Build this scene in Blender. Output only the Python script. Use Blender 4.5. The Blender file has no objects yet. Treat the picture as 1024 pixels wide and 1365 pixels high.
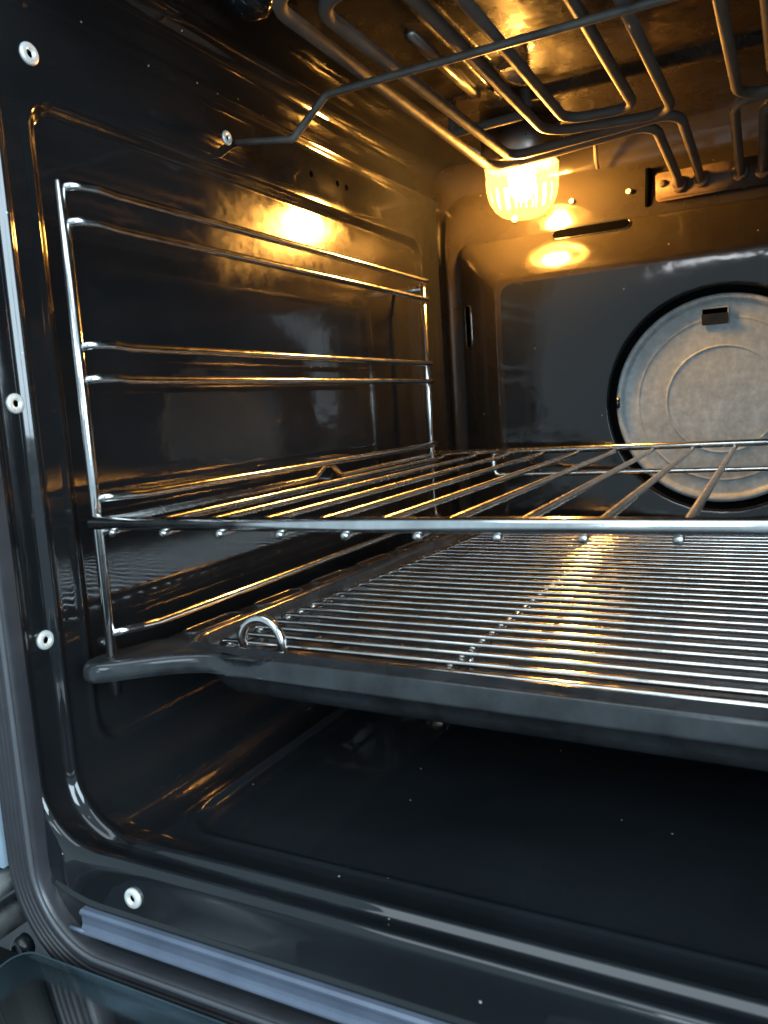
import bpy, bmesh, math, random
import numpy as np
from mathutils import Vector, Matrix
random.seed(4)
sc = bpy.context.scene
COL = sc.collection

# ------------------------------------------------------------------ camera
CAM = np.array([0.26929, -0.24479, 0.08981])
FPX, CX, CY = 1059.31, 512.0, 682.5
CR = np.array([0.88682248, 0.4575824, -0.06453093])
CU = np.array([-0.00126971, 0.14205626, 0.98985777])
CF = np.array([-0.46210851, 0.87774619, -0.12655968])
cd = bpy.data.cameras.new('camera')
cam = bpy.data.objects.new('camera', cd)
COL.objects.link(cam)
cd.sensor_fit = 'VERTICAL'; cd.sensor_height = 24.0; cd.lens = 24.0 * FPX / 1365.0
cd.clip_start = 0.01; cd.clip_end = 50
cam.matrix_world = Matrix(((CR[0], CU[0], -CF[0], CAM[0]), (CR[1], CU[1], -CF[1], CAM[1]),
                           (CR[2], CU[2], -CF[2], CAM[2]), (0, 0, 0, 1)))
cd.dof.use_dof = True; cd.dof.focus_distance = 0.46; cd.dof.aperture_fstop = 11.0
sc.camera = cam

# ------------------------------------------------------------------ world and room light
w = bpy.data.worlds.new('World'); sc.world = w; w.use_nodes = True
bg = w.node_tree.nodes['Background']
bg.inputs[0].default_value = (0.62, 0.85, 1.0, 1); bg.inputs[1].default_value = 0.75

def area(name, loc, target, sx, sy, power, col):
    l = bpy.data.lights.new(name, 'AREA'); l.shape = 'RECTANGLE'; l.size = sx; l.size_y = sy
    l.energy = power; l.color = col
    o = bpy.data.objects.new(name, l); COL.objects.link(o); o.location = loc
    o.rotation_euler = (Vector(target) - Vector(loc)).to_track_quat('-Z', 'Y').to_euler()
    return o
area('kitchen_window', (2.1, -1.45, 0.70), (0.2, 0.0, 0.0), 1.4, 1.3, 88, (0.68, 0.87, 1.0))
area('front_fill_light', (0.35, -2.2, 1.4), (0.2, 0.0, 0.0), 0.9, 0.7, 16, (0.70, 0.88, 1.0))  # added frontal fill for the disc and back panel, no window known there
area('kitchen_ceiling_panel', (0.30, -0.85, 1.75), (0.30, -0.75, 0.0), 2.2, 0.75, 16, (0.80, 0.92, 1.0))
area('panel_glint_light', (0.02, -1.9, 0.465), (0.2, 0.4, 0.17), 0.24, 0.09, 0.9, (0.9, 0.95, 1.0))  # low light added for the glint on the back panel, source unknown

sc.view_settings.view_transform = 'Standard'
sc.view_settings.look = 'None'
sc.view_settings.exposure = 0.15
sc.view_settings.gamma = 1.0
sc.cycles.use_denoising = True
sc.cycles.max_bounces = 10
sc.cycles.glossy_bounces = 6
sc.cycles.transparent_max_bounces = 12
sc.cycles.sample_clamp_indirect = 6.0
sc.cycles.caustics_reflective = True
sc.cycles.blur_glossy = 0.4

# ------------------------------------------------------------------ pixel helpers
def ray(u, v):
    return CF + (u - CX) / FPX * CR - (v - CY) / FPX * CU
def on(u, v, ax, val):
    d = ray(u, v); i = 'xyz'.index(ax); t = (val - CAM[i]) / d[i]
    return Vector((CAM + t * d).tolist())

# ------------------------------------------------------------------ materials
def mat(name):
    m = bpy.data.materials.new(name); m.use_nodes = True
    nt = m.node_tree; b = nt.nodes['Principled BSDF']
    return m, nt, b
def N(nt, t, **kw):
    n = nt.nodes.new(t)
    for k, v in kw.items(): setattr(n, k, v)
    return n
def coords(nt):
    return N(nt, 'ShaderNodeTexCoord').outputs['Object']
def noise(nt, vec, scale, detail=4, rough=0.55):
    n = N(nt, 'ShaderNodeTexNoise'); n.inputs['Scale'].default_value = scale
    n.inputs['Detail'].default_value = detail; n.inputs['Roughness'].default_value = rough
    nt.links.new(vec, n.inputs['Vector']); return n
def ramp(nt, fac, stops):
    r = N(nt, 'ShaderNodeValToRGB'); el = r.color_ramp.elements
    while len(el) < len(stops): el.new(0.5)
    for e, (p, c) in zip(el, stops):
        e.position = p; e.color = c if len(c) == 4 else (*c, 1)
    nt.links.new(fac, r.inputs[0]); return r
def maprange(nt, v, a, b, c, d):
    m = N(nt, 'ShaderNodeMapRange')
    for i, x in zip((1, 2, 3, 4), (a, b, c, d)): m.inputs[i].default_value = x
    nt.links.new(v, m.inputs[0]); return m.outputs[0]
def bump(nt, h, strength, dist, b):
    n = N(nt, 'ShaderNodeBump'); n.inputs['Strength'].default_value = strength
    n.inputs['Distance'].default_value = dist
    nt.links.new(h, n.inputs['Height']); nt.links.new(n.outputs[0], b.inputs['Normal']); return n
def specks(nt, vec, scale, size, keep):
    """sparse dust grains: 0/1 mask"""
    v = N(nt, 'ShaderNodeTexVoronoi'); v.inputs['Scale'].default_value = scale
    nt.links.new(vec, v.inputs['Vector'])
    lt = N(nt, 'ShaderNodeMath', operation='LESS_THAN'); lt.inputs[1].default_value = size
    nt.links.new(v.outputs['Distance'], lt.inputs[0])
    sep = N(nt, 'ShaderNodeSeparateColor'); nt.links.new(v.outputs['Color'], sep.inputs[0])
    k = N(nt, 'ShaderNodeMath', operation='LESS_THAN'); k.inputs[1].default_value = keep
    nt.links.new(sep.outputs[0], k.inputs[0])
    mu = N(nt, 'ShaderNodeMath', operation='MULTIPLY')
    nt.links.new(lt.outputs[0], mu.inputs[0]); nt.links.new(k.outputs[0], mu.inputs[1])
    return mu.outputs[0]
def mixc(nt, fac, a, b):
    m = N(nt, 'ShaderNodeMix', data_type='RGBA')
    if hasattr(fac, 'is_output'): nt.links.new(fac, m.inputs[0])
    else: m.inputs[0].default_value = fac
    for s, x in ((6, a), (7, b)):
        if hasattr(x, 'is_output'): nt.links.new(x, m.inputs[s])
        else: m.inputs[s].default_value = (*x, 1)
    return m.outputs[2]

def enamel(name, base=(0.0070, 0.0075, 0.0083), r0=0.03, r1=0.11, smear=30.0, waves=0.25, brown=0.0):
    m, nt, b = mat(name); c = coords(nt)
    n1 = noise(nt, c, smear, 6, 0.62)
    nt.links.new(maprange(nt, n1.outputs[0], 0.36, 0.68, r0, r1), b.inputs['Roughness'])
    n2 = noise(nt, c, 9, 5, 0.6)
    col = mixc(nt, maprange(nt, n2.outputs[0], 0.4, 0.66, 0, 1), base, tuple(x * 1.5 + brown * k for x, k in zip(base, (.03, .018, .008))))
    sp = specks(nt, c, 95, 0.046, 0.24)
    col = mixc(nt, sp, col, (0.36, 0.36, 0.34))
    nt.links.new(col, b.inputs['Base Color'])
    b.inputs['Specular IOR Level'].default_value = 0.52
    n3 = noise(nt, c, 55, 2, 0.5)
    bump(nt, n3.outputs[0], 0.10 * waves, 0.004, b)
    return m
M = {}
M['enamel'] = enamel('black_enamel')
M['ceiling'] = enamel('ceiling_enamel', (0.010, 0.0085, 0.007), 0.14, 0.36, 40, 1.4, 0.3)
M['back'] = enamel('back_enamel', (0.0065, 0.0075, 0.0085), 0.05, 0.13, 22, 0.5)
M['backframe'] = enamel('brownish_enamel', (0.0145, 0.0125, 0.0100), 0.08, 0.20, 26, 0.5)  # back wall and bevel enamel, slightly browner than the panel face
M['floor'] = enamel('floor_enamel', (0.0085, 0.0100, 0.0118), 0.02, 0.10, 18, 0.15)

def metal(name, base, rough, var=0.08, met=1.0, scale=60, bumpk=0.0, dark=None):
    m, nt, b = mat(name); c = coords(nt)
    n = noise(nt, c, scale, 5, 0.6)
    nt.links.new(maprange(nt, n.outputs[0], 0.3, 0.7, max(0.02, rough - var), rough + var), b.inputs['Roughness'])
    d = dark or tuple(x * 0.72 for x in base)
    n2 = noise(nt, c, scale * 0.45, 5, 0.65)
    nt.links.new(mixc(nt, maprange(nt, n2.outputs[0], 0.38, 0.66, 0, 1), base, d), b.inputs['Base Color'])
    b.inputs['Metallic'].default_value = met
    if bumpk: bump(nt, n.outputs[0], bumpk, 0.001, b)
    return m
M['chrome'] = metal('chromed_wire', (0.74, 0.74, 0.73), 0.16, 0.06, scale=120)
M['chrome_dull'] = metal('worn_chrome', (0.62, 0.62, 0.60), 0.24, 0.05, scale=160, bumpk=0.02, dark=(0.48, 0.46, 0.43))
M['element'] = metal('oxidised_element', (0.120, 0.106, 0.092), 0.55, 0.08, 0.1, 90, 0.2, (0.085, 0.075, 0.068))
M['supportwire'] = metal('oxidised_wire', (0.15, 0.135, 0.12), 0.42, 0.08, 0.3, 150, 0.15, (0.08, 0.07, 0.062))
M['galv'] = None
M['tray'] = metal('grey_tray_enamel', (0.030, 0.033, 0.036), 0.16, 0.08, 0.12, 95, 0.09, (0.014, 0.015, 0.016))
M['trayhole'] = metal('tray_recess', (0.006, 0.006, 0.006), 0.30, 0.08, 0.0, 70)
M['screw'] = metal('zinc_screw', (0.80, 0.80, 0.77), 0.33, 0.08, 0.35, 200, 0.2, (0.62, 0.61, 0.58))
M['black'] = metal('dark_opening', (0.001, 0.001, 0.001), 0.6, 0.1, 0.0)
for k_, v_ in (('black', 0.0), ('trayhole', 0.25), ('element', 0.22), ('supportwire', 0.3)): M[k_].node_tree.nodes['Principled BSDF'].inputs['Specular IOR Level'].default_value = v_
M['rust'] = metal('rusty_plate', (0.095, 0.066, 0.042), 0.62, 0.1, 0.1, 110, 0.5, (0.045, 0.03, 0.02))
M['lampmetal'] = metal('lamp_ring_metal', (0.45, 0.42, 0.38), 0.35, 0.1)
M['trim'] = metal('blue_grey_trim', (0.46, 0.60, 0.72), 0.34, 0.06, 0.15, 30)
M['channel'] = metal('blue_grey_channel', (0.12, 0.145, 0.195), 0.34, 0.06, 0.25, 60, 0.05, (0.09, 0.11, 0.15))
M['hinge'] = metal('galvanised_hinge', (0.42, 0.44, 0.44), 0.34, 0.1, 0.5, 90, 0.3, (0.20, 0.20, 0.19))
M['doorbody'] = metal('door_body', (0.008, 0.012, 0.014), 0.35, 0.08, 0.0)
M['rubber'] = metal('grey_rubber_seal', (0.030, 0.030, 0.035), 0.40, 0.08, 0.0, 90, 0.15, (0.022, 0.022, 0.025))
M['rubberlight'] = metal('worn_rubber', (0.075, 0.08, 0.09), 0.36, 0.08, 0.0, 120, 0.2, (0.07, 0.072, 0.078))

# galvanised disc: pale blue-grey crystalline spangle
m, nt, b = mat('galvanised_disc'); c = coords(nt)
n1 = noise(nt, c, 150, 8, 0.72)
n0 = noise(nt, c, 38, 4, 0.6)
ad = N(nt, 'ShaderNodeMath', operation='MULTIPLY_ADD'); ad.inputs[1].default_value = 0.6
nt.links.new(n0.outputs[0], ad.inputs[0]); nt.links.new(n1.outputs[0], ad.inputs[2])
nt.links.new(ramp(nt, ad.outputs[0], [(0.58, (0.29, 0.35, 0.38)), (0.80, (0.38, 0.46, 0.495)), (1.0, (0.49, 0.59, 0.63))]).outputs[0], b.inputs['Base Color'])
b.inputs['Metallic'].default_value = 0.15
nt.links.new(maprange(nt, n1.outputs[0], 0.3, 0.7, 0.40, 0.58), b.inputs['Roughness'])
bump(nt, n1.outputs[0], 0.12, 0.001, b)
M['galv'] = m

# lamp glass: clear pressed glass with a scattering share, and the glowing bulb
m, nt, b = mat('lamp_glass'); nt.nodes.remove(b)
out = nt.nodes['Material Output']
tr = N(nt, 'ShaderNodeBsdfTransparent'); tr.inputs[0].default_value = (1.0, 0.97, 0.90, 1)
tl = N(nt, 'ShaderNodeBsdfTranslucent'); tl.inputs[0].default_value = (1.0, 0.92, 0.72, 1)
gl = N(nt, 'ShaderNodeBsdfGlossy'); gl.inputs['Roughness'].default_value = 0.06
lw = N(nt, 'ShaderNodeLayerWeight'); pw = N(nt, 'ShaderNodeMath', operation='POWER'); pw.inputs[1].default_value = 3.0
nt.links.new(lw.outputs['Facing'], pw.inputs[0]); fr = N(nt, 'ShaderNodeMath', operation='MULTIPLY_ADD'); fr.inputs[1].default_value = 0.45; fr.inputs[2].default_value = 0.04
nt.links.new(pw.outputs[0], fr.inputs[0])
m1 = N(nt, 'ShaderNodeMixShader'); m1.inputs[0].default_value = 0.032
nt.links.new(tr.outputs[0], m1.inputs[1]); nt.links.new(tl.outputs[0], m1.inputs[2])
m2 = N(nt, 'ShaderNodeMixShader'); nt.links.new(fr.outputs[0], m2.inputs[0])
nt.links.new(m1.outputs[0], m2.inputs[1]); nt.links.new(gl.outputs[0], m2.inputs[2])
nt.links.new(m2.outputs[0], out.inputs[0]); M['lampglass'] = m
m, nt, b = mat('glowing_bulb'); nt.nodes.remove(b)
em = N(nt, 'ShaderNodeEmission'); em.inputs[0].default_value = (1.0, 0.45, 0.085, 1); em.inputs[1].default_value = 1000
nt.links.new(em.outputs[0], nt.nodes['Material Output'].inputs[0]); M['bulb'] = m

# door glass
m, nt, b = mat('door_glass'); nt.nodes.remove(b)
tr = N(nt, 'ShaderNodeBsdfTransparent'); tr.inputs[0].default_value = (0.30, 0.40, 0.43, 1)
gl = N(nt, 'ShaderNodeBsdfGlossy'); gl.inputs['Roughness'].default_value = 0.02
fr = N(nt, 'ShaderNodeFresnel'); fr.inputs[0].default_value = 1.55
m2 = N(nt, 'ShaderNodeMixShader'); nt.links.new(fr.outputs[0], m2.inputs[0])
nt.links.new(tr.outputs[0], m2.inputs[1]); nt.links.new(gl.outputs[0], m2.inputs[2])
nt.links.new(m2.outputs[0], nt.nodes['Material Output'].inputs[0]); M['glass'] = m
M['glassedge'] = metal('glass_edge', (0.05, 0.085, 0.10), 0.25, 0.05, 0.0)

# ------------------------------------------------------------------ mesh helpers
def link(name, me, material, parent=None):
    o = bpy.data.objects.new(name, me); COL.objects.link(o)
    if material is not None:
        me.materials.clear(); me.materials.append(material)
    if parent is not None: o.parent = parent
    return o
def mesh(verts, faces, smooth=True):
    me = bpy.data.meshes.new('m'); me.from_pydata([tuple(v) for v in verts], [], faces); me.update()
    if smooth: me.polygons.foreach_set('use_smooth', [True] * len(me.polygons))
    return me
def join(*parts):
    V, F = [], []
    for v, f in parts:
        k = len(V); V += list(v); F += [tuple(i + k for i in q) for q in f]
    return V, F
def thing(name, label, cat, group=None, loc=(0, 0, 0)):
    o = bpy.data.objects.new(name, None); COL.objects.link(o); o.location = loc; o.empty_display_size = 0.02
    return tag(o, label, cat, group)
def tag(o, label, cat, group=None):
    o['label'] = label; o['category'] = cat
    if group: o['group'] = group
    return o
def struct(o, label=None):
    o['kind'] = 'structure'
    if label: o['label'] = label
    return o

def fillet(pts, r, seg=7):
    """round the corners of a 3D polyline; r scalar or list"""
    pts = [Vector(p) for p in pts]; out = [pts[0]]
    for i in range(1, len(pts) - 1):
        p0, p, p1 = pts[i - 1], pts[i], pts[i + 1]
        rr = r[i - 1] if isinstance(r, (list, tuple)) else r
        a, bb = (p0 - p), (p1 - p); la, lb = a.length, bb.length
        a.normalize(); bb.normalize()
        ang = a.angle(bb)
        if rr <= 0 or ang > math.pi - 0.02: out.append(p); continue
        t = min(rr / math.tan(ang / 2), la * 0.48, lb * 0.48); rad = t * math.tan(ang / 2)
        s, e = p + a * t, p + bb * t
        cen = p + (a + bb).normalized() * (rad / math.sin(ang / 2))
        u, q = s - cen, e - cen; th = u.angle(q)
        for k in range(seg + 1):
            f = k / seg
            if th < 1e-4: out.append(s.lerp(e, f))
            else: out.append(cen + (u * math.sin((1 - f) * th) + q * math.sin(f * th)) / math.sin(th))
    out.append(pts[-1]); return out
def tube(pts, r, n=10, closed=False, cap=True):
    pts = [Vector(p) for p in pts]
    q = [pts[0]]
    for p in pts[1:]:
        if (p - q[-1]).length > 1e-6: q.append(p)
    pts = q; m_ = len(pts); V, F = [], []
    nrm = None; prev = None
    for i, p in enumerate(pts):
        if closed: t = (pts[(i + 1) % m_] - pts[i - 1]).normalized()
        else: t = (pts[min(i + 1, m_ - 1)] - pts[max(i - 1, 0)]).normalized()
        if nrm is None:
            nrm = Vector((0, 0, 1)) if abs(t.z) < 0.9 else Vector((1, 0, 0))
        nrm = (nrm - t * nrm.dot(t)).normalized(); bn = t.cross(nrm)
        rad = r[i] if isinstance(r, (list, tuple)) else r
        for k in range(n):
            a = 2 * math.pi * k / n
            V.append(p + (nrm * math.cos(a) + bn * math.sin(a)) * rad)
    rng = range(m_) if closed else range(m_ - 1)
    for i in rng:
        j = (i + 1) % m_
        for k in range(n):
            l = (k + 1) % n
            F.append((i * n + k, j * n + k, j * n + l, i * n + l))
    if cap and not closed:
        for end, i in ((0, 0), (1, m_ - 1)):
            c_ = len(V)
            t = (pts[1] - pts[0]).normalized() * -1 if end == 0 else (pts[-1] - pts[-2]).normalized()
            rad = r[i] if isinstance(r, (list, tuple)) else r
            V.append(pts[i] + t * rad * 0.45)
            for k in range(n):
                l = (k + 1) % n
                F.append((c_, i * n + l, i * n + k) if end else (c_, i * n + k, i * n + l))
    return V, F
def rod(name, pts, r, material, parent=None, n=10, fil=0.0, seg=6, closed=False):
    if fil: pts = fillet(pts, fil, seg)
    return link(name, mesh(*tube(pts, r, n, closed)), material, parent)
def lathe(profile, n=32, axis='z', cap=True):
    """profile list of (r, h) -> verts, faces about the axis"""
    V, F = [], []
    for r, h in profile:
        for k in range(n):
            a = 2 * math.pi * k / n
            x, y = r * math.cos(a), r * math.sin(a)
            V.append(Vector((x, y, h)))
    for i in range(len(profile) - 1):
        for k in range(n):
            l = (k + 1) % n
            F.append((i * n + k, i * n + l, (i + 1) * n + l, (i + 1) * n + k))
    if cap:
        F.append(tuple(range(n - 1, -1, -1))); F.append(tuple((len(profile) - 1) * n + k for k in range(n)))
    return V, F
def box(x0, x1, y0, y1, z0, z1, bev=0.0, seg=2):
    bm = bmesh.new(); bmesh.ops.create_cube(bm, size=1)
    for v_ in bm.verts:
        v_.co = Vector(((x0 + x1) / 2 + v_.co.x * (x1 - x0), (y0 + y1) / 2 + v_.co.y * (y1 - y0), (z0 + z1) / 2 + v_.co.z * (z1 - z0)))
    if bev: bmesh.ops.bevel(bm, geom=bm.edges[:], offset=bev, segments=seg, affect='EDGES')
    me = bpy.data.meshes.new('m'); bm.to_mesh(me); bm.free()
    if bev: me.polygons.foreach_set('use_smooth', [True] * len(me.polygons))
    return me
def rrect(a0, a1, b0, b1, r, n=10, side=14):
    """rounded rectangle outline (a,b), fixed point count, counter-clockwise"""
    P = []
    for (ca, cb, s) in ((a1 - r, b0 + r, -90), (a1 - r, b1 - r, 0), (a0 + r, b1 - r, 90), (a0 + r, b0 + r, 180)):
        for k in range(n + 1):
            t = math.radians(s + 90 * k / n); P.append((ca + r * math.cos(t), cb + r * math.sin(t)))
    out = []
    for i, p in enumerate(P):
        q = P[(i + 1) % len(P)]; out.append(p)
        if (i + 1) % (n + 1) == 0:
            for k in range(1, side): out.append((p[0] + (q[0] - p[0]) * k / side, p[1] + (q[1] - p[1]) * k / side))
    return out
def loft(rings, cap_first=False, cap_last=False):
    n = len(rings[0]); V = [p for r in rings for p in r]; F = []
    for i in range(len(rings) - 1):
        for k in range(n):
            l = (k + 1) % n
            F.append((i * n + k, i * n + l, (i + 1) * n + l, (i + 1) * n + k))
    if cap_first: F.append(tuple(range(n - 1, -1, -1)))
    if cap_last: F.append(tuple((len(rings) - 1) * n + k for k in range(n)))
    return V, F
def ss(a, b, x):
    t = np.clip((x - a) / (b - a), 0, 1); return t * t * (3 - 2 * t)
def gs(x, c, s): return np.exp(-((x - c) / s) ** 2)
def dens(a, b, step, spots):
    """samples from a to b, coarse step, dense round the spots (centre, half width)"""
    xs = list(np.arange(a, b, step)) + [b]
    for c_, h in spots: xs += list(np.linspace(c_ - h, c_ + h, 15))
    xs = sorted(x for x in xs if a <= x <= b); o = [xs[0]]
    for x in xs[1:]:
        if x - o[-1] > 0.00025: o.append(x)
    o[-1] = b
    return np.array(o)
def grid(P):
    """P: (n, m, 3) array -> mesh data"""
    n, m_ = P.shape[:2]
    V = P.reshape(-1, 3).tolist()
    F = [(i * m_ + j, (i + 1) * m_ + j, (i + 1) * m_ + j + 1, i * m_ + j + 1) for i in range(n - 1) for j in range(m_ - 1)]
    return V, F

# ------------------------------------------------------------------ the cavity shell
X0, X1, Z0, Z1 = -0.022, 0.456, -0.093, 0.300
YB = 0.447                      # rear end of the shell
XC = 0.217                      # middle of the oven
RB, RT = 0.032, 0.014
YM = -0.0275                    # mouth
YS = dens(YM, YB, 0.006, [(-0.0262, 0.003), (-0.0105, 0.006), (0.002, 0.005), (0.012, 0.006), (0.016, 0.006), (0.402, 0.006), (0.14, 0.005), (0.335, 0.005)])

def arc(cx, cz, r, a0, a1, n=14):
    return [((cx + r * math.cos(math.radians(a)), cz + r * math.sin(math.radians(a))),
             (math.cos(math.radians(a)), math.sin(math.radians(a)))) for a in np.linspace(a0, a1, n)]
def path_left():
    P = [((x, Z0), (0, -1)) for x in np.linspace(0.0135, X0 + RB, 4)[:-1]]
    P += arc(X0 + RB, Z0 + RB, RB, 270, 180)
    P += [((X0, z), (-1, 0)) for z in dens(Z0 + RB, Z1 - RT, 0.006, [(-0.054, 0.005), (0.228, 0.006), (0.272, 0.005)])[1:-1]]
    P += arc(X0 + RT, Z1 - RT, RT, 180, 90)
    P += [((x, Z1), (0, 1)) for x in np.linspace(X0 + RT, 0.03, 5)[1:]]
    return P
def path_ceiling(): return [((x, Z1), (0, 1)) for x in dens(0.03, 2 * XC - 0.03, 0.006, [(0.09, 0.008), (2 * XC - 0.09, 0.008)])]
def path_floor(): return [((x, Z0), (0, -1)) for x in dens(0.0135, 2 * XC - 0.0135, 0.006, [(0.019, 0.006), (2 * XC - 0.019, 0.006)])]
def sdf_rr(a, b, a0, a1, b0, b1, r):
    qa = np.abs(a - (a0 + a1) / 2) - (a1 - a0) / 2 + r; qb = np.abs(b - (b0 + b1) / 2) - (b1 - b0) / 2 + r
    return np.hypot(np.maximum(qa, 0), np.maximum(qb, 0)) + np.minimum(np.maximum(qa, qb), 0) - r
def shell(path, which):
    n = len(path)
    X = np.array([p[0][0] for p in path])[:, None]; Z = np.array([p[0][1] for p in path])[:, None]
    NX = np.array([p[1][0] for p in path])[:, None]; NZ = np.array([p[1][1] for p in path])[:, None]
    Y = YS[None, :] + 0 * X; X = X + 0 * Y; Z = Z + 0 * Y; NX = NX + 0 * Y; NZ = NZ + 0 * Y
    o = -(0.0018 + 0.0012 * np.clip(-NZ, 0, 1)) * gs(Y, -0.0098, 0.0021 + 0.0018 * np.clip(-NZ, 0, 1)) + 0.0012 * ss(-0.0085, -0.014, Y) - 0.0012 * gs(Y, -0.0262, 0.0018)
    wb = np.clip(-NZ, 0, 1) ** 2
    o = o - wb * (0.0058 * ss(-0.012, -0.0262, Y) + 0.0012 * ss(0.004, -0.004, Y))
    if which == 'side':
        wall = np.abs(NX) ** 4
        d = sdf_rr(Y, Z, 0.0095, 0.405, -0.056, 0.230, 0.012)
        o = o + wall * 0.0036 * ss(0.003, -0.003, d) - wall * 0.0008 * gs(d, 0.004, 0.0016)
        o = o - wall * 0.0022 * gs(Z, 0.272, 0.0040) * ss(-0.008, 0.01, Y)
    if which == 'ceiling':
        d = sdf_rr(Y, X, 0.14, 0.335, 0.09, 2 * XC - 0.09, 0.02)
        o = o + 0.007 * ss(0.005, -0.005, d)
        o = o + 0.0006 * np.sin(X * 55 + 1) * np.sin(Y * 47)
    if which == 'floor':
        d = sdf_rr(Y, X, 0.013, 0.41, 0.0185, 2 * XC - 0.0185, 0.022)
        o = o + 0.0014 * ss(0.003, -0.002, d) - 0.0009 * gs(d, 0.0035, 0.0014)
    P = np.stack([X + NX * o, Y, Z + NZ * o], -1)
    return P
left = shell(path_left(), 'side')
lw_m = enamel('greasy_wall_enamel'); nt = lw_m.node_tree; b = nt.nodes['Principled BSDF']; c = coords(nt)
nz_ = noise(nt, c, 24, 5, 0.6)
dv = N(nt, 'ShaderNodeVectorMath', operation='MULTIPLY_ADD'); dv.inputs[1].default_value = (.06, .06, .06); nt.links.new(nz_.outputs['Color'], dv.inputs[0]); nt.links.new(c, dv.inputs[2])
sx = N(nt, 'ShaderNodeSeparateXYZ'); nt.links.new(dv.outputs[0], sx.inputs[0])
def mul(a, b2):
    m_ = N(nt, 'ShaderNodeMath', operation='MULTIPLY'); nt.links.new(a, m_.inputs[0]); nt.links.new(b2, m_.inputs[1]); return m_.outputs[0]
mk = mul(mul(maprange(nt, sx.outputs[1], .140, .170, 0, 1), maprange(nt, sx.outputs[1], .445, .36, 0, 1)), mul(maprange(nt, sx.outputs[2], .190, .215, 0, 1), maprange(nt, sx.outputs[2], .270, .250, 0, 1)))
nf = noise(nt, c, 160, 6, 0.7)
mk = mul(mk, maprange(nt, nf.outputs[0], .30, .60, .45, 1))
def blend(sock, val):
    old = b.inputs[sock].links[0].from_socket
    if sock == 'Roughness':
        mm = N(nt, 'ShaderNodeMix'); nt.links.new(mk, mm.inputs[0]); nt.links.new(old, mm.inputs[2]); mm.inputs[3].default_value = val; nt.links.new(mm.outputs[0], b.inputs[sock])
    else: nt.links.new(mixc(nt, mk, old, val), b.inputs[sock])
blend('Roughness', 0.22); blend('Base Color', (0.014, 0.012, 0.009))
lwall = struct(link('left_wall', mesh(*grid(left)), lw_m))
right = left.copy(); right[..., 0] = 2 * XC - right[..., 0]
struct(link('right_wall', mesh(*grid(right)), M['enamel']))
struct(link('ceiling', mesh(*grid(shell(path_ceiling(), 'ceiling'))), M['ceiling']))
struct(link('floor', mesh(*grid(shell(path_floor(), 'floor'))), M['floor']))

# front flange round the mouth
def R3(a0, a1, b0, b1, r, y): return [Vector((a, y(b) if callable(y) else y, b)) for a, b in rrect(a0, a1, b0, b1, r, 12, 20)]
FLP = [(0, -.0275), (.0005, -.0283), (.0014, -.0289), (.003, -.0293), (.006, -.0295), (.012, -.0297), (.0205, -.0299), (.0215, -.0301), (.0222, -.0309), (.0232, -.0311), (.0242, -.0303), (.0252, -.0300), (.035, -.0300), (.0500, -.0300), (.0620, -.0300)]
def flange(P, path):
    m0 = P[:, 0, :]; nx = np.array([p[1][0] for p in path]); nz = np.array([p[1][1] for p in path])
    return grid(np.stack([np.stack([m0[:, 0] + nx * k, 0 * nx + y, m0[:, 2] + nz * k], -1) for k, y in FLP], 1))
pl_, pc_, pf_ = path_left(), path_ceiling(), path_floor()
fa = flange(left, pl_)
fm = ([(2 * XC - v_[0], v_[1], v_[2]) for v_ in fa[0]], fa[1])
struct(link('front_flange', mesh(*join(fa, fm, flange(shell(pc_, 'ceiling'), pc_), flange(shell(pf_, 'floor'), pf_))), M['floor']))

# back wall and the pressed back panel edge
def Rb(a0, a1, b0, b1, r, y): return [Vector((a, y, b)) for a, b in rrect(a0, a1, b0, b1, r, 12, 20)]
def yb_(d): return lambda b: YB - d + max(0.0, b - 0.232) * 0.16
bw = [Rb(X0 - .004, X1 + .004, Z0 - .004, Z1 + .004, .012, YB - .0005), Rb(X0 + .006, X1 - .006, Z0 + .006, Z1 - .024, .025, YB - .0005),
      R3(X0 + .0085, X1 - .0085, Z0 + .0085, Z1 - .0265, .023, yb_(.006)), R3(X0 + .0115, X1 - .0115, Z0 + .0115, Z1 - .0295, .020, yb_(.0075)),
      R3(X0 + .016, X1 - .016, Z0 + .016, .2330, .012, yb_(.0075)), R3(X0 + .03, X1 - .03, Z0 + .03, .2310, .012, yb_(.0075))]
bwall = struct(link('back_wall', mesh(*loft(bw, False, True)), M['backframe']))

# ------------------------------------------------------------------ pressed fan panel with its round opening
FY = 0.415; DC = Vector((0.2178, FY, 0.0815)); DR = 0.0795; HR = 0.0848
def local(o, me):                       # parts are modelled in world metres under an offset empty
    me.transform(Matrix.Translation(-o.location)); return me
ow, oh0, oh1 = (0.0014, 2 * XC - 0.0014), -0.068, 0.2300
iw, ih0, ih1 = (0.0420, 2 * XC - 0.0420), -0.030, 0.1917
outer = Rb(ow[0], ow[1], oh0, oh1, .008, YB - .0072); o2 = Rb(ow[0] + .001, ow[1] - .001, oh0 + .001, oh1 - .001, .008, YB - .0095)
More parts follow.
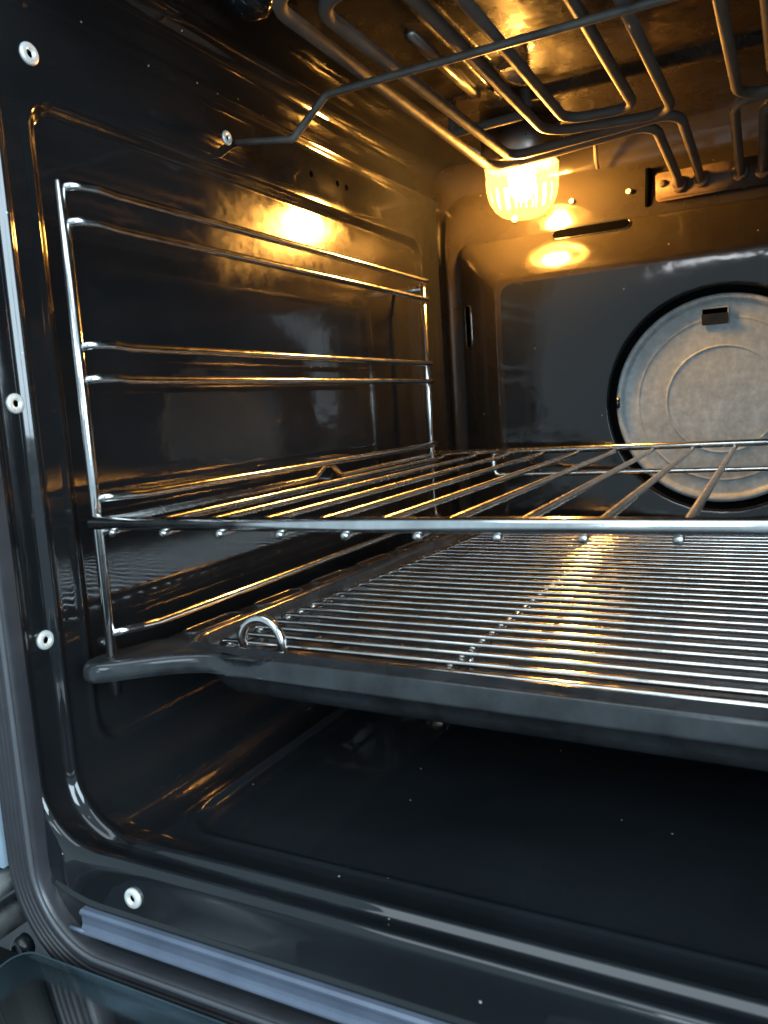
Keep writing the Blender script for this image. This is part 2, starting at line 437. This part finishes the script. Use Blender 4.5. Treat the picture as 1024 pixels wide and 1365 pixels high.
# staged bevel: small step near the wall, long slope to the face
steps = [outer, o2]
for f, dy in ((0.05, .10), (0.10, .20), (0.96, 0.985), (1.0, 1.0), (1.10, 1.0)):
    steps.append(Rb(ow[0] + (iw[0] - ow[0]) * f, ow[1] + (iw[1] - ow[1]) * f, oh0 + (ih0 - oh0) * f, oh1 + (ih1 - oh1) * f, .010, (YB - .0095) + (FY - YB + .0095) * dy))
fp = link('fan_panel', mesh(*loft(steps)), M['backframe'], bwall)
inner = steps[-1]
circ = []
for p in inner:
    a = math.atan2(p.z - DC.z, p.x - DC.x); circ.append(Vector((DC.x + (HR + .003) * math.cos(a), FY, DC.z + (HR + .003) * math.sin(a))))
rings = [inner, circ]
for dr, dy in ((.0012, .0004), (.0002, .0014), (0, .004), (-.002, .022)):
    rings.append([Vector((DC.x + (HR + dr) * (q.x - DC.x) / (HR + .003), FY + dy, DC.z + (HR + dr) * (q.z - DC.z) / (HR + .003))) for q in circ])
link('panel_face', mesh(*loft(rings, False, True)), M['back'], fp)

def capsule_ring(cx, cy, L, W, n=10):
    P = []
    for s, c_ in ((0, cx + L / 2 - W / 2), (180, cx - L / 2 + W / 2)):
        for k in range(n + 1):
            a = math.radians(s - 90 + 180 * k / n); P.append((c_ + W / 2 * math.cos(a), cy + W / 2 * math.sin(a)))
    return P
def slot_part(name, origin, ex, ey, L, W, material, rim_material, parent, depth=0.0015, rim=0.0011):
    """pressed oblong slot: a rounded raised lip round a dark well; ex, ey span the surface"""
    ex, ey = Vector(ex).normalized(), Vector(ey).normalized(); nz = ex.cross(ey)
    def ring(g, h): return [Vector(origin) + ex * a + ey * b_ + nz * h for a, b_ in capsule_ring(0, 0, L + 2 * g, W + 2 * g)]
    me = mesh(*loft([ring(rim * 1.3, -.0006), ring(rim * .8, .0006), ring(rim * .3, .0010), ring(0, .0008), ring(-.0002, .0004)]))
    me2 = mesh(*loft([ring(-.0001, .0006)], True), smooth=False)
    me2.polygons.foreach_set('use_smooth', [False] * len(me2.polygons))
    if parent is not None and parent.location.length > 0: local(parent, me); local(parent, me2)
    o = link(name, me, rim_material, parent)
    link('slot_opening', me2, material, parent)
    return o
# bevel planes
tb_n0 = Vector((XC, (YB - .0095) + (FY - YB + .0095) * .20, oh1 + (ih1 - oh1) * .10)); tb_n1 = Vector((XC, (YB - .0095) + (FY - YB + .0095) * .985, oh1 + (ih1 - oh1) * .96))
ey = (tb_n0 - tb_n1).normalized(); ex = Vector((1, 0, 0))
def hit(u, v, p0, n_):
    d = Vector(ray(u, v).tolist()); c0 = Vector(CAM.tolist()); return c0 + d * ((p0 - c0).dot(n_) / d.dot(n_))
nb = ex.cross(ey)
sa, sb = hit(737, 314, tb_n0, nb), hit(840, 298, tb_n0, nb)
mid = (sa + sb) / 2
slot_part('slot', mid, ex, ey, (sb - sa).length, 0.0085, M['black'], M['back'], fp)
lb0 = Vector((ow[0] + (iw[0] - ow[0]) * .10, tb_n0.y, 0.1)); lb1 = Vector((ow[0] + (iw[0] - ow[0]) * .96, tb_n1.y, 0.1))
eyl = (lb1 - lb0).normalized(); nl = Vector((0, 0, 1)).cross(eyl)
s0 = hit(625, 436, lb0, nl)
slot_part('slot', s0, (0, 0, -1), eyl, 0.036, 0.0062, M['black'], M['back'], fp)

# ------------------------------------------------------------------ galvanised fan disc
fc = thing('fan_cover', 'round pale galvanised steel disc with pressed rings in the back panel', 'fan cover', loc=(DC.x, DC.y + .006, DC.z))
prof = [(0.0005, 0.0), (0.020, 0.0)]
for rg_ in (0.0405, 0.0620):
    prof += [(rg_ - .0016, 0.0), (rg_ - .0011, .00002), (rg_ - .0007, .00018), (rg_, .0005), (rg_ + .0007, .00018), (rg_ + .0011, .00002), (rg_ + .0016, 0.0)]
prof += [(0.0722, 0.0), (0.0728, .0001), (0.0738, .0008), (0.0752, .0019), (0.0770, .0026), (0.0786, .0021), (0.0794, .0008), (0.0795, -.004)]
V, F = lathe(prof, 72, cap=False); F.append(tuple(range(71, -1, -1)))
me = mesh(V, F); me.transform(Matrix.Rotation(math.radians(90), 4, 'X'))
link('disc', me, M['galv'], fc)
tabc = on(953.5, 421.5, 'y', FY + .006) - DC; tabc.y = 0
def wedge(w, h, d):
    return [(-w, -.0002, -h), (w, -.0002, -h), (w, -.0002, h), (-w, -.0002, h), (-w * .94, -.0002 - d * .2, -h * .9), (w * .94, -.0002 - d * .2, -h * .9), (w * .97, -.0002 - d, h), (-w * .97, -.0002 - d, h)]
tw, th_ = 0.0094, 0.0062
tab = link('tab_opening', mesh([(-tw, -.0012, -th_), (tw, -.0012, -th_), (tw, -.0012, th_), (-tw, -.0012, th_)], [(0, 1, 2, 3)], False), M['black'], fc)
tab.location = tabc
V = wedge(tw, th_, .0040)
tl_ = link('tab', mesh([(-tw, -.0014, -th_), (tw, -.0014, -th_), (tw, -.0038, th_ * .30), (-tw, -.0038, th_ * .30), (-tw, -.0008, -th_), (tw, -.0008, -th_), (tw, -.0030, th_ * .30), (-tw, -.0030, th_ * .30)],
                       [(0, 1, 2, 3), (7, 6, 5, 4), (0, 3, 7, 4), (1, 5, 6, 2), (3, 2, 6, 7)], False), M['rust'], fc)
tl_.location = tabc
fr_ = rod('tab_edge', [(-tw, -.0012, -th_), (-tw, -.0012, th_), (tw, -.0012, th_), (tw, -.0012, -th_)], 0.0006, M['galv'], fc, 6, 0.001, 3); fr_.location = tabc
cl = link('rim_clip', box(-.0016, .0016, -.0042, .001, -.0052, .0052, .0012), M['chrome_dull'], fc)
cl.location = Vector((-0.0778, 0, 0.002))

# ------------------------------------------------------------------ lamp
LX, LY = 0.0765, 0.3900
lamp = thing('oven_lamp', 'glowing ribbed glass oven lamp in the rear corner under the ceiling', 'lamp', loc=(LX, LY, Z1))
def ribbed(profile, n, ribs, amp):
    V, F = [], []
    for r, h, k_ in profile:
        for k in range(n):
            a = 2 * math.pi * k / n; rr = r * (1 + amp * k_ * abs(math.cos(a * ribs / 2)))
            V.append((rr * math.cos(a), -rr * math.sin(a), h))
    for i in range(len(profile) - 1):
        for k in range(n):
            l = (k + 1) % n; F.append((i * n + k, i * n + l, (i + 1) * n + l, (i + 1) * n + k))
    F.append(tuple((len(profile) - 1) * n + k for k in range(n)))
    return V, F
zt = -0.028
gp = [(0.0270, zt + .002, 0), (0.0285, zt, 0), (0.0285, zt - .004, 0), (0.0272, zt - .005, .3), (0.0268, zt - .010, 1), (0.0262, zt - .018, 1), (0.0246, zt - .025, 1), (0.0215, zt - .031, 1), (0.0165, zt - .0360, .8), (0.0100, zt - .0385, .4), (0.004, zt - .0393, 0), (0.0005, zt - .0394, 0)]
link('glass_cover', mesh(*ribbed(gp, 144, 18, 0.06)), M['lampglass'], lamp)
link('socket_ring', mesh(*lathe([(0.031, 0.004), (0.031, -.018), (0.0305, -.024), (0.029, -.0275), (0.0268, -.0278), (0.0262, -.020), (0.012, -.018), (0.010, -.020)], 48)), M['lampmetal'], lamp)
link('bulb', mesh(*lathe([(0.004, -.019), (0.005, -.024), (0.0085, -.030), (0.0105, -.037), (0.0100, -.044), (0.0075, -.050), (0.003, -.0535), (0.0005, -.0542)], 24)), M['bulb'], lamp)

# ------------------------------------------------------------------ grill heating element
EZ = 0.2685
el = thing('heating_element', 'grey looped tubular grill heating element hanging under the oven ceiling', 'heating element', loc=(XC, 0.3, EZ))
def mir(p): return Vector((2 * XC - p[0], p[1], p[2]))
def rodw(name, pts, r, material, parent, n=12, fil=0.0, seg=7):
    if fil: pts = fillet(pts, fil, seg)
    return link(name, local(parent, mesh(*tube(pts, r, n))), material, parent)
def pz(u, v, z=EZ): return on(u, v, 'z', z)
T1 = Vector((0.1875, 0.436, 0.2470)); T2 = Vector((0.2030, 0.436, 0.2480))
a_, b_ = pz(485, 98), pz(632, 208)
dirn = (b_ - a_).normalized()
A_front = a_ - dirn * ((a_.y - 0.060) / dirn.y)
c_, d_ = pz(700, 214), pz(820, 179)
dr2 = (d_ - c_).normalized()
# intersection of the left leg with the rear cross run
def isect(p, d, q, e):
    k = ((q.x - p.x) * e.y - (q.y - p.y) * e.x) / (d.x * e.y - d.y * e.x); return p + d * k
A_rear = isect(a_, dirn, c_, dr2)
A_end = Vector((T1.x - .004, c_.y + dr2.y / dr2.x * (T1.x - .004 - c_.x), EZ))
half = [T1, Vector((T1.x, 0.418, 0.2520)), A_end, A_rear, A_front]
loop = half + [mir(p) for p in reversed(half)]
rodw('tube', loop, 0.0034, M['element'], el, 12, [.006, .012, .018, .022, .022, .018, .012, .006])
a_, b_ = pz(525, 90), pz(640, 178)
dirn = (b_ - a_).normalized(); B_front = a_ - dirn * ((a_.y - 0.076) / dirn.y)
c_, d_ = pz(720, 199), pz(850, 163)
dr2 = (d_ - c_).normalized(); B_rear = isect(a_, dirn, c_, dr2)
B_end = Vector((T2.x - .002, c_.y + dr2.y / dr2.x * (T2.x - .002 - c_.x), EZ))
half = [T2, Vector((T2.x, 0.415, 0.2525)), B_end, B_rear, B_front]
loop = half + [mir(p) for p in reversed(half)]
rodw('tube', loop, 0.0034, M['element'], el, 12, [.006, .012, .012, .02, .02, .012, .012, .006])
# inner pair of U loops
def uloop(l0, l1, bot0, bot1, c0, c1):
    p, q = pz(*l0), pz(*l1); d = (q - p).normalized(); r_, s_ = pz(*bot0), pz(*bot1); e = (s_ - r_).normalized()
    t_, u_ = pz(*c0), pz(*c1); g = (u_ - t_).normalized()
    P1 = isect(p, d, r_, e); P2 = isect(t_, g, r_, e)
    return p, d, P1, P2, t_, g
p, d, P1, P2, t_, g = uloop((560, 6), (690, 138), (748, 174), (815, 163), (830, 42), (862, 92))
q_, d2, Q1, Q2, t2, g2 = uloop((625, 8), (715, 114), (765, 158), (808, 150), (765, 20), (815, 95))
yf = 0.05
L0 = p - d * ((p.y - yf) / d.y); C0 = Vector((P2.x - .001, yf + .03, EZ)); L1 = q_ - d2 * ((q_.y - yf) / d2.y); C1 = Vector((Q2.x, yf + .015, EZ))
P2.x = max(P2.x, C0.x)
half = [C0, P2, P1, L0, L1, Q1, Q2, C1]
rr_ = [.016, .022, .007, .007, .016, .013]
rodw('tube', half + [mir(Vector((Q2.x, yf + .015, EZ)))] + [mir(p_) for p_ in reversed(half[:-1])] , 0.0032, M['element'], el, 12, rr_ + [.008, .008] + rr_[::-1])
rodw('tube', [half[0], Vector((XC, yf + .03, EZ)), mir(half[0])], 0.0032, M['element'], el, 12)
pl = box(0.1700, 2 * XC - 0.1700, 0.4335, 0.4450, 0.2385, 0.2590, 0.0012)
link('terminal_plate', local(el, pl), M['rust'], el)
for s in (1, -1):
    V, F = lathe([(0.0028, 0), (0.0028, .0010), (0.0022, .0016), (0.0008, .0016)], 14)
    me = mesh(V, F); me.transform(Matrix.Translation((XC - s * .042, 0.4335, 0.2505)) @ Matrix.Rotation(math.radians(90), 4, 'X'))
    link('plate_screw', local(el, me), M['rust'], el)
for T in (T1, T2, mir(T2), mir(T1)):
    me = mesh(*lathe([(0.0062, 0), (0.0062, .0012), (0.0048, .0022), (0.0040, .0022)], 20)); me.transform(Matrix.Translation((T.x, 0.4335, T.z + .0006)) @ Matrix.Rotation(math.radians(90), 4, 'X'))
    link('collar', local(el, me), M['rust'], el)
# hanger strap between the loops and the lamp, and a hook at the back
p0 = pz(604, 178, .286); p1 = pz(702, 152, .286)
for q in (p0, p1): pass
rodw('hanger_strap', [p0 + Vector((0, 0, .016)), p0, p1, p1 + Vector((0, 0, .016))], 0.0034, M['element'], el, 8, .003)
h0 = on(793, 188, 'y', .415); h1 = on(797, 224, 'y', .438)
rodw('hook', [h0 + Vector((0, 0, .012)), h0, Vector((h1.x, .432, h1.z + .004)), h1], 0.0016, M['supportwire'], el, 8, .003)

# support wire across the ceiling
y_sw = 0.166; zs = EZ - 0.0036 - 0.0022
pA = on(500, 105, 'z', zs); pB = on(890, 0, 'z', zs); yy = (pA.y + pB.y) / 2
c1 = on(437, 127, 'z', zs); c1.y = yy
c2 = on(392, 184, 'y', yy); c3 = on(330, 196, 'x', X0)
e1 = Vector((X0 - .001, yy, c3.z))
k2 = Vector((0.000, yy, c3.z + .004))
c2 = on(390, 186, 'y', yy)
half = [e1, c2, c1]
sw = rod('support_wire', half + [mir(p) for p in reversed(half)], 0.0021, M['supportwire'], None, 10, .006)
tag(sw, 'thin dark bent wire spanning the cavity beneath the heating element loops', 'support wire')

# ------------------------------------------------------------------ screws on the enamel
SCR = mesh(*lathe([(0.0046, -.0006), (0.0047, .0004), (0.0045, .0010), (0.0041, .0014), (0.0027, .0016), (0.0020, .0014), (0.0017, .0002), (0.0003, .0002)], 28))
HOLE = mesh(*lathe([(0.0017, .0003), (0.0006, .00035), (0.0002, .00035)], 12))
def screw(loc, nrm, label, s=1.0):
    o = thing('screw', label, 'screw', 'pale screws in the black enamel', loc)
    o.rotation_euler = Vector(nrm).to_track_quat('Z', 'Y').to_euler(); o.scale = (s, s, s)
    link('head', SCR, M['screw'], o); link('socket', HOLE, M['black'], o)
    return o
xs = X0 - .0002
for (u, v), lab, s in (((38, 72), 'pale round screw in the side wall above the front corner of the embossed panel', 1.0),
                    ((20, 538), 'pale round screw in the front edge of the side wall, higher than the shelf', .92),
                    ((60, 853), 'pale round screw in the side wall just above the ear of the baking tray', .92),
                    ((302, 184), 'small pale screw in the side wall beside the end of the bent support wire', .86)):
    p = on(u, v, 'x', xs - (.001 if v in (538, 853) else 0))
    screw(p, (1, 0, 0), lab, s)
p = on(178, 1197, 'y', -.0301)
screw(p, (0, -1, 0.05), 'pale screw in the front sill of the cavity above the drip channel', .90)
# small punched holes high on the left wall
for u, v in ((415, 232), (450, 245), (462, 250)):
    p = on(u, v, 'x', X0)
    h = link('punched_hole', mesh(*lathe([(0.0022, -.0004), (0.0021, .0001), (0.0017, .00015), (0.0003, .00015)], 18)), M['black'], lwall)
    h.location = p; h.rotation_euler = (0, math.radians(90), 0)

# small fittings on the upper back wall and the ceiling
for u, v, sc_ in ((686, 292, .62), (762, 268, .42), (838, 255, .42)):
    o = link('wall_screw', SCR, None, bwall); o.location = on(u, v, 'y', .4402); o.scale = (sc_,) * 3; o.rotation_euler = (math.radians(90), 0, 0)
pt = on(864, 250, 'y', .4405)
me = box(-.0022, .0022, -.0012, .004, -.0150, .0150, .0008); o = link('wall_notch', me, M['black'], bwall); o.location = pt; o.rotation_euler = (0, math.radians(2), 0)
ceil_o = bpy.data.objects['ceiling']
me = mesh(*lathe([(.0150, .003), (.0148, -.001), (.0130, -.0022), (.0118, -.0024), (.0112, -.0050), (.0085, -.0078), (.004, -.0088), (.0005, -.0090)], 28))
o = link('ceiling_boss', me, M['enamel'], ceil_o); o.location = on(333, 6, 'z', .2975); o.location.z = Z1 + .0005
pa, pb = on(545, 48, 'z', .298), on(636, 130, 'z', .298); dv_ = (pb - pa)
o = link('metal_strip', box(-.0032, .0032, 0, dv_.length, -.0008, .004, .0006), M['lampmetal'], ceil_o); o.location = pa; o.rotation_euler = (0, 0, math.atan2(-dv_.x, dv_.y))  # thin bare-metal strip laid along the ceiling

# ------------------------------------------------------------------ side racks (chromed ladders)
ZR = [0.1890, 0.1749, 0.1244, 0.1103, 0.0597, 0.0456, 0.0, -0.0141]
RX = 0.0075; PY = 0.3585
def side_rack(label, side):
    o = thing('side_rack', label, 'side rack', 'chromed side racks', (0, 0, 0))
    f = (lambda p: Vector(p)) if side < 0 else mir
    rod('front_post', [f((0, 0, .1915)), f((0, 0, -.0275))], 0.0025, M['chrome'], o, 12)
    rod('rear_post', [f((0, PY, .1915)), f((0, PY, -.0228))], 0.0025, M['chrome'], o, 12)
    for z in ZR:
        rod('rung', [f((.0005, .0005, z)), f((.0045, .0045, z + .0008)), f((RX, .0125, z + .0007)), f((RX, .021, z)), f((RX, PY - .016, z)), f((RX, PY - .008, z + .0005)), f((.0005, PY + .0005, z))],
            0.0021, M['chrome'], o, 10, .006, 5)
    for y, z, ln in ((0.0, -.0040, -.006), (PY, -.0060, X0 - .005), (PY, .1850, X0 - .005)):
        rod('mounting_pin', [f((.001, y, z)), f((ln, y, z))], 0.0023, M['chrome_dull'], o, 10)
    return o
side_rack('chromed wire ladder on the side wall lit by the oven lamp', -1)
side_rack('chromed wire ladder on the opposite side wall away from the lamp', 1)

# ------------------------------------------------------------------ wire shelf
SZ = 0.0507
sh = thing('wire_shelf', 'chromed wire oven shelf slid into the side racks above the baking tray', 'oven shelf', loc=(0.0, 0.0, SZ))
SL, SR, SF, SBK = 0.0045, 2 * XC - 0.0045, -0.0078, 0.366
sh.rotation_euler = (0, 0, 0.022)
rod('front_bar', [(SL + .001, SF, 0), (SR - .001, SF, 0)], 0.0028, M['chrome'], sh, 14)
rod('rear_bar', [(SL, SBK, 0), (SR, SBK, 0)], 0.0026, M['chrome_dull'], sh, 12)
for s in (0, 1):
    f = (lambda x, y, z: Vector((x, y, z))) if s == 0 else (lambda x, y, z: Vector((2 * XC - x, y, z)))
    rod('side_rail', [f(SL, SF, -.0005), f(SL, .175, -.0005), f(SL, .188, .0062), f(SL, .196, .0062), f(SL, .210, -.0022), f(SL, SBK - .03, -.001), f(SL, SBK, -.0005)], 0.0022, M['chrome_dull'], sh, 10, .004)
nw = 15
for k in range(nw):
    x = 0.0155 + k * 0.0278
    z = -.0034
    j = random.uniform(-.0004, .0004)
    rod('wire', [(x + j, SF - .0002, z - .0008), (x + j, SF + .004, z), (x - j, SBK - .006, z + .0006), (x - j, SBK - .0005, z + .0016)], 0.0017, M['chrome_dull'], sh, 8, .004, 3)
zc = -.0185
rod('rear_stop', [(0.0585, SBK, -.001), (0.0585, SBK, zc), (2 * XC - .0585, SBK, zc), (2 * XC - .0585, SBK, -.001)], 0.0019, M['chrome_dull'], sh, 10, .005)

# ------------------------------------------------------------------ baking tray
TZ = -0.0092
tr_o = thing('baking_tray', 'dark grey enamelled baking tray with a front ear resting on the side rack', 'baking tray', loc=(0.0, 0.014, TZ))
tr_o.rotation_euler = (0, 0, -0.034)
TW = 2 * XC + .008
def tring(l, f, z, r): return [Vector((a, b_, z)) for a, b_ in rrect(.004 + l, TW - .012 - l, f, .352 - f, r, 10, 16)]
rings = [tring(.0016, .0016, -.0086, .019), tring(.0004, .0004, -.0089, .020), tring(0, 0, -.0085, .021), tring(.0001, .0001, -.0078, .021), tring(.0005, .0005, -.0020, .021), tring(.0007, .0007, -.0012, .021), tring(.0011, .0011, -.0004, .020), tring(.0020, .0018, 0, .019),
         tring(.0130, .0060, 0, .016), tring(.0148, .0070, .0013, .016), tring(.0168, .0084, .0015, .016), tring(.0184, .0096, .0004, .016), tring(.0196, .0104, -.0025, .016),
         tring(.0235, .0150, -.0190, .016), tring(.0265, .0180, -.0222, .015), tring(.036, .027, -.0228, .012)]
link('pan', mesh(*loft(rings, False, True)), M['tray'], tr_o)
under = [tring(.0016, .0016, -.0086, .019), tring(.0024, .0024, -.0030, .018), tring(.0130, .0075, -.0020, .016), tring(.0168, .0092, -.0040, .016), tring(.0205, .0125, -.0170, .02), tring(.0230, .0160, -.0225, .02), tring(.0300, .0230, -.0248, .02), tring(.05, .037, -.0252, .014)]
V, F = loft(under, False, True); F = [tuple(reversed(q)) for q in F]
link('underside', mesh(V, F), M['tray'], tr_o)
def ear(side):
    """front corner ear: rounded plate with a rolled edge"""
    out_ = [(.075, .0014), (.062, .0004), (.050, -.0008), (.040, -.0034), (.031, -.0080), (.022, -.0140), (.014, -.0205), (.008, -.0255), (.002, -.0282), (-.004, -.0270), (-.0075, -.0225), (-.0080, -.015), (-.0060, -.006), (-.0030, .004), (.000, .014), (.010, .016), (.030, .006), (.075, .004)]
    # smooth closed outline
    P = [Vector((a, b_, 0)) for a, b_ in out_]; n = len(P); S = []
    for i in range(n):
        p0, p1, p2, p3 = P[i - 1], P[i], P[(i + 1) % n], P[(i + 2) % n]
        for t in (0, .34, .67):
            S.append(.5 * ((2 * p1) + (p2 - p0) * t + (2 * p0 - 5 * p1 + 4 * p2 - p3) * t * t + (3 * p1 - p0 - 3 * p2 + p3) * t ** 3))
    cen = Vector((.018, -.006, 0))
    def rg(k, z):
        o = []
        for i, q in enumerate(S):
            tg = (S[(i + 1) % len(S)] - S[i - 1]).normalized(); nr = Vector((tg.y, -tg.x, 0))
            if nr.dot(q - cen) < 0: nr = -nr
            drop = -.0008 * max(0, min(1, (.030 - q.x) / .03))
            o.append(q - nr * k + Vector((0, 0, z + drop)))
        return o
    V, F = loft([rg(.0016, -.0082), rg(.0004, -.0076), rg(0, -.0058), rg(.0003, -.0030), rg(.0012, -.0010), rg(.0026, .0002), rg(.0036, .0003)], False, False)
    from mathutils.geometry import tessellate_polygon
    k_ = len(S)
    for base in (0, 6 * k_):
        for t3 in tessellate_polygon([V[base:base + k_]]): F.append(tuple(base + i for i in t3))
    if side: V = [Vector((TW - .008 - q.x, q.y, q.z)) for q in V]; F = [tuple(reversed(q)) for q in F]
    return mesh(V, F)
for s in (0, 1): link('ear', ear(s), M['tray'], tr_o)
for s in (0, 1):
    for k in range(6):
        y = .022 + .0535 * k + .020
        x = .0108 if s == 0 else TW - .008 - .0108
        def ring(g, h): return [Vector((x - b_, y + a, h)) for a, b_ in capsule_ring(0, 0, .038 + 2 * g, .0092 + 2 * g)]
        o = link('rim_slot', mesh(*loft([ring(.0014, -.0004), ring(.0008, .0006), ring(.0003, .0009), ring(-.0002, .0006), ring(-.0005, .0002)])), M['tray'], tr_o)
        link('slot_opening', mesh(*loft([ring(-.0003, .0003)], False, True), smooth=False), M['trayhole'], o)

# ------------------------------------------------------------------ wire grid lying in the tray
GZ = -0.0118
gr = thing('wire_grid', 'fine chromed wire grid with a small loop handle lying in the baking tray', 'wire grid', loc=(0, 0, GZ))
gr.rotation_euler = (0, 0, -0.004)
for k in range(28):
    y = .0262 + .0121 * k
    xl = .0290 + .0006 * k
    if k == 0: xl = .0985
    j = random.uniform(-.0002, .0002)
    rod('wire', [(xl - .0012, y, -.0046), (xl + .0010, y, -.0006 + j), (xl + .004, y + j, j), (2 * XC - xl - .004, y - j, -j), (2 * XC - xl - .001, y, -.0008), (2 * XC - xl + .0012, y, -.0046)],
        0.00135 if k else 0.0019, M['chrome'], gr, 8, .003, 3)
for x in (.0335, .1450, .289, 2 * XC - .0335):
    rod('cross_bar', [(x, .026, -.0034), (x + (.002 if x < .2 else -.002), .357, -.0034)], 0.0019, M['chrome_dull'], gr, 8)
for x in (.050, 2 * XC - .0755):
    x2 = x + .0215
    arcp = [(x + .01075 - .01075 * math.cos(t), .0285, .0050 + .0102 * math.sin(t)) for t in np.linspace(0, math.pi, 15)]
    rod('handle', fillet([(x - .007, .0375, -.0034), (x + .0005, .0300, -.0034), arcp[0]], .004, 5)[:-1] + arcp + [(x2 + .0006, .0290, -.0080)], 0.0021, M['chrome'], gr, 12)
for x in (.1450, .289):
    for y in (.06, .32):
        rod('foot', [(x, y, -.003), (x, y, -.0200)], 0.0019, M['chrome_dull'], gr, 8)

# ------------------------------------------------------------------ door seal, drip channel
sl = thing('door_seal', 'ribbed grey rubber door seal running round the cavity mouth', 'door seal', loc=(XC, -.03, -.13))
def sring(o_, y): return R3(-.0195 - o_, 2 * XC + .0195 + o_, -.1265 - o_, .312 + o_, .034 + o_ * .9, y)
prof = [(.0000, -.0290), (-.0002, -.0345), (.0008, -.0372), (.0024, -.0378)]
o_ = .0024
for k in range(5):
    prof += [(o_ + .0006, -.0378), (o_ + .0012, -.0384), (o_ + .0018, -.0378), (o_ + .0022, -.0367)]; o_ += .0026
prof += [(.0162, -.0376), (.0172, -.0368), (.0176, -.0340), (.0176, -.0290)]
link('seal_strip', local(sl, mesh(*loft([sring(a, b_) for a, b_ in prof]))), M['rubber'], sl)
link('inner_lip', local(sl, mesh(*tube(sring(.0012, -.0374), .0011, 8, True))), M['rubberlight'], sl)

dc = thing('drip_channel', 'blue grey metal drip channel strip along the sill above the door seal', 'channel', loc=(XC, -.03, -.115))
pr = [(-.0292, -.1098), (-.0330, -.1098), (-.0342, -.1106), (-.0341, -.1118), (-.0332, -.1130), (-.0331, -.1165), (-.0336, -.1178), (-.0352, -.1186), (-.0353, -.1193), (-.0335, -.1192), (-.0292, -.1190)]
xa, xb = 0.0015, 2 * XC - .0015
V = []; n = len(pr)
for x in (xa, xa + .0008, xb - .0008, xb):
    for y, z in pr: V.append((x, y, z))
F = [(i * n + k, i * n + (k + 1) % n, (i + 1) * n + (k + 1) % n, (i + 1) * n + k) for i in range(3) for k in range(n)] + [tuple(range(n - 1, -1, -1)), tuple(3 * n + k for k in range(n))]
me = mesh(V, F, False)
link('strip', local(dc, me), M['channel'], dc)
rodw('tongue', [(xa - .006, -.0345, -.1186), (xa + .002, -.0345, -.1188)], .0009, M['channel'], dc, 8)

# ------------------------------------------------------------------ outer trim, hinge and door
struct(link('oven_trim', box(-.110, -.0425, -.0360, .02, -.1010, .36, .0015), M['trim']))
struct(link('lower_frame', box(-.110, 2 * XC + .11, -.0285, .02, -.200, -.1515, .002), M['doorbody']))
dr_o = thing('oven_door', 'dark tinted glass oven door folded down in front of the cavity', 'oven door', loc=(XC, -.05, -.14))
GX0, GX1 = -.0205, 2 * XC + .0205
def gring(i, z): return [Vector((a, b_, z)) for a, b_ in rrect(GX0 + i, GX1 - i, -.46 + i, -.0455 - i, .008, 8, 10)]
g = link('glass_pane', local(dr_o, mesh(*loft([gring(.0006, -.1256), gring(.0006, -.1250)], False, True))), M['glass'], dr_o)
link('glass_edge', local(dr_o, mesh(*loft([gring(.0016, -.1252), gring(.0006, -.1248), gring(0, -.1253), gring(0, -.1262), gring(.0006, -.1266)]))), M['glassedge'], dr_o)
link('door_body', local(dr_o, box(GX0 - .02, GX1 + .02, -.47, -.0470, -.1650, -.1266, .001)), M['doorbody'], dr_o)
hg = link('door_hinge', local(dr_o, box(-.0520, -.0400, -.30, -.022, -.1295, -.1190, .0012)), M['hinge'], dr_o)
link('upper_bracket', local(dr_o, box(-.0560, -.0415, -.060, -.022, -.1128, -.1040, .002)), M['hinge'], hg)
me = mesh(*lathe([(.0052, 0), (.0052, .0035), (.0042, .0055), (.0030, .0058), (.0026, .0045), (.0005, .0045)], 24)); me.transform(Matrix.Translation((-.0350, -.0340, -.1350)) @ Matrix.Rotation(math.radians(90), 4, 'X'))
link('bolt', local(dr_o, me), M['doorbody'], hg)
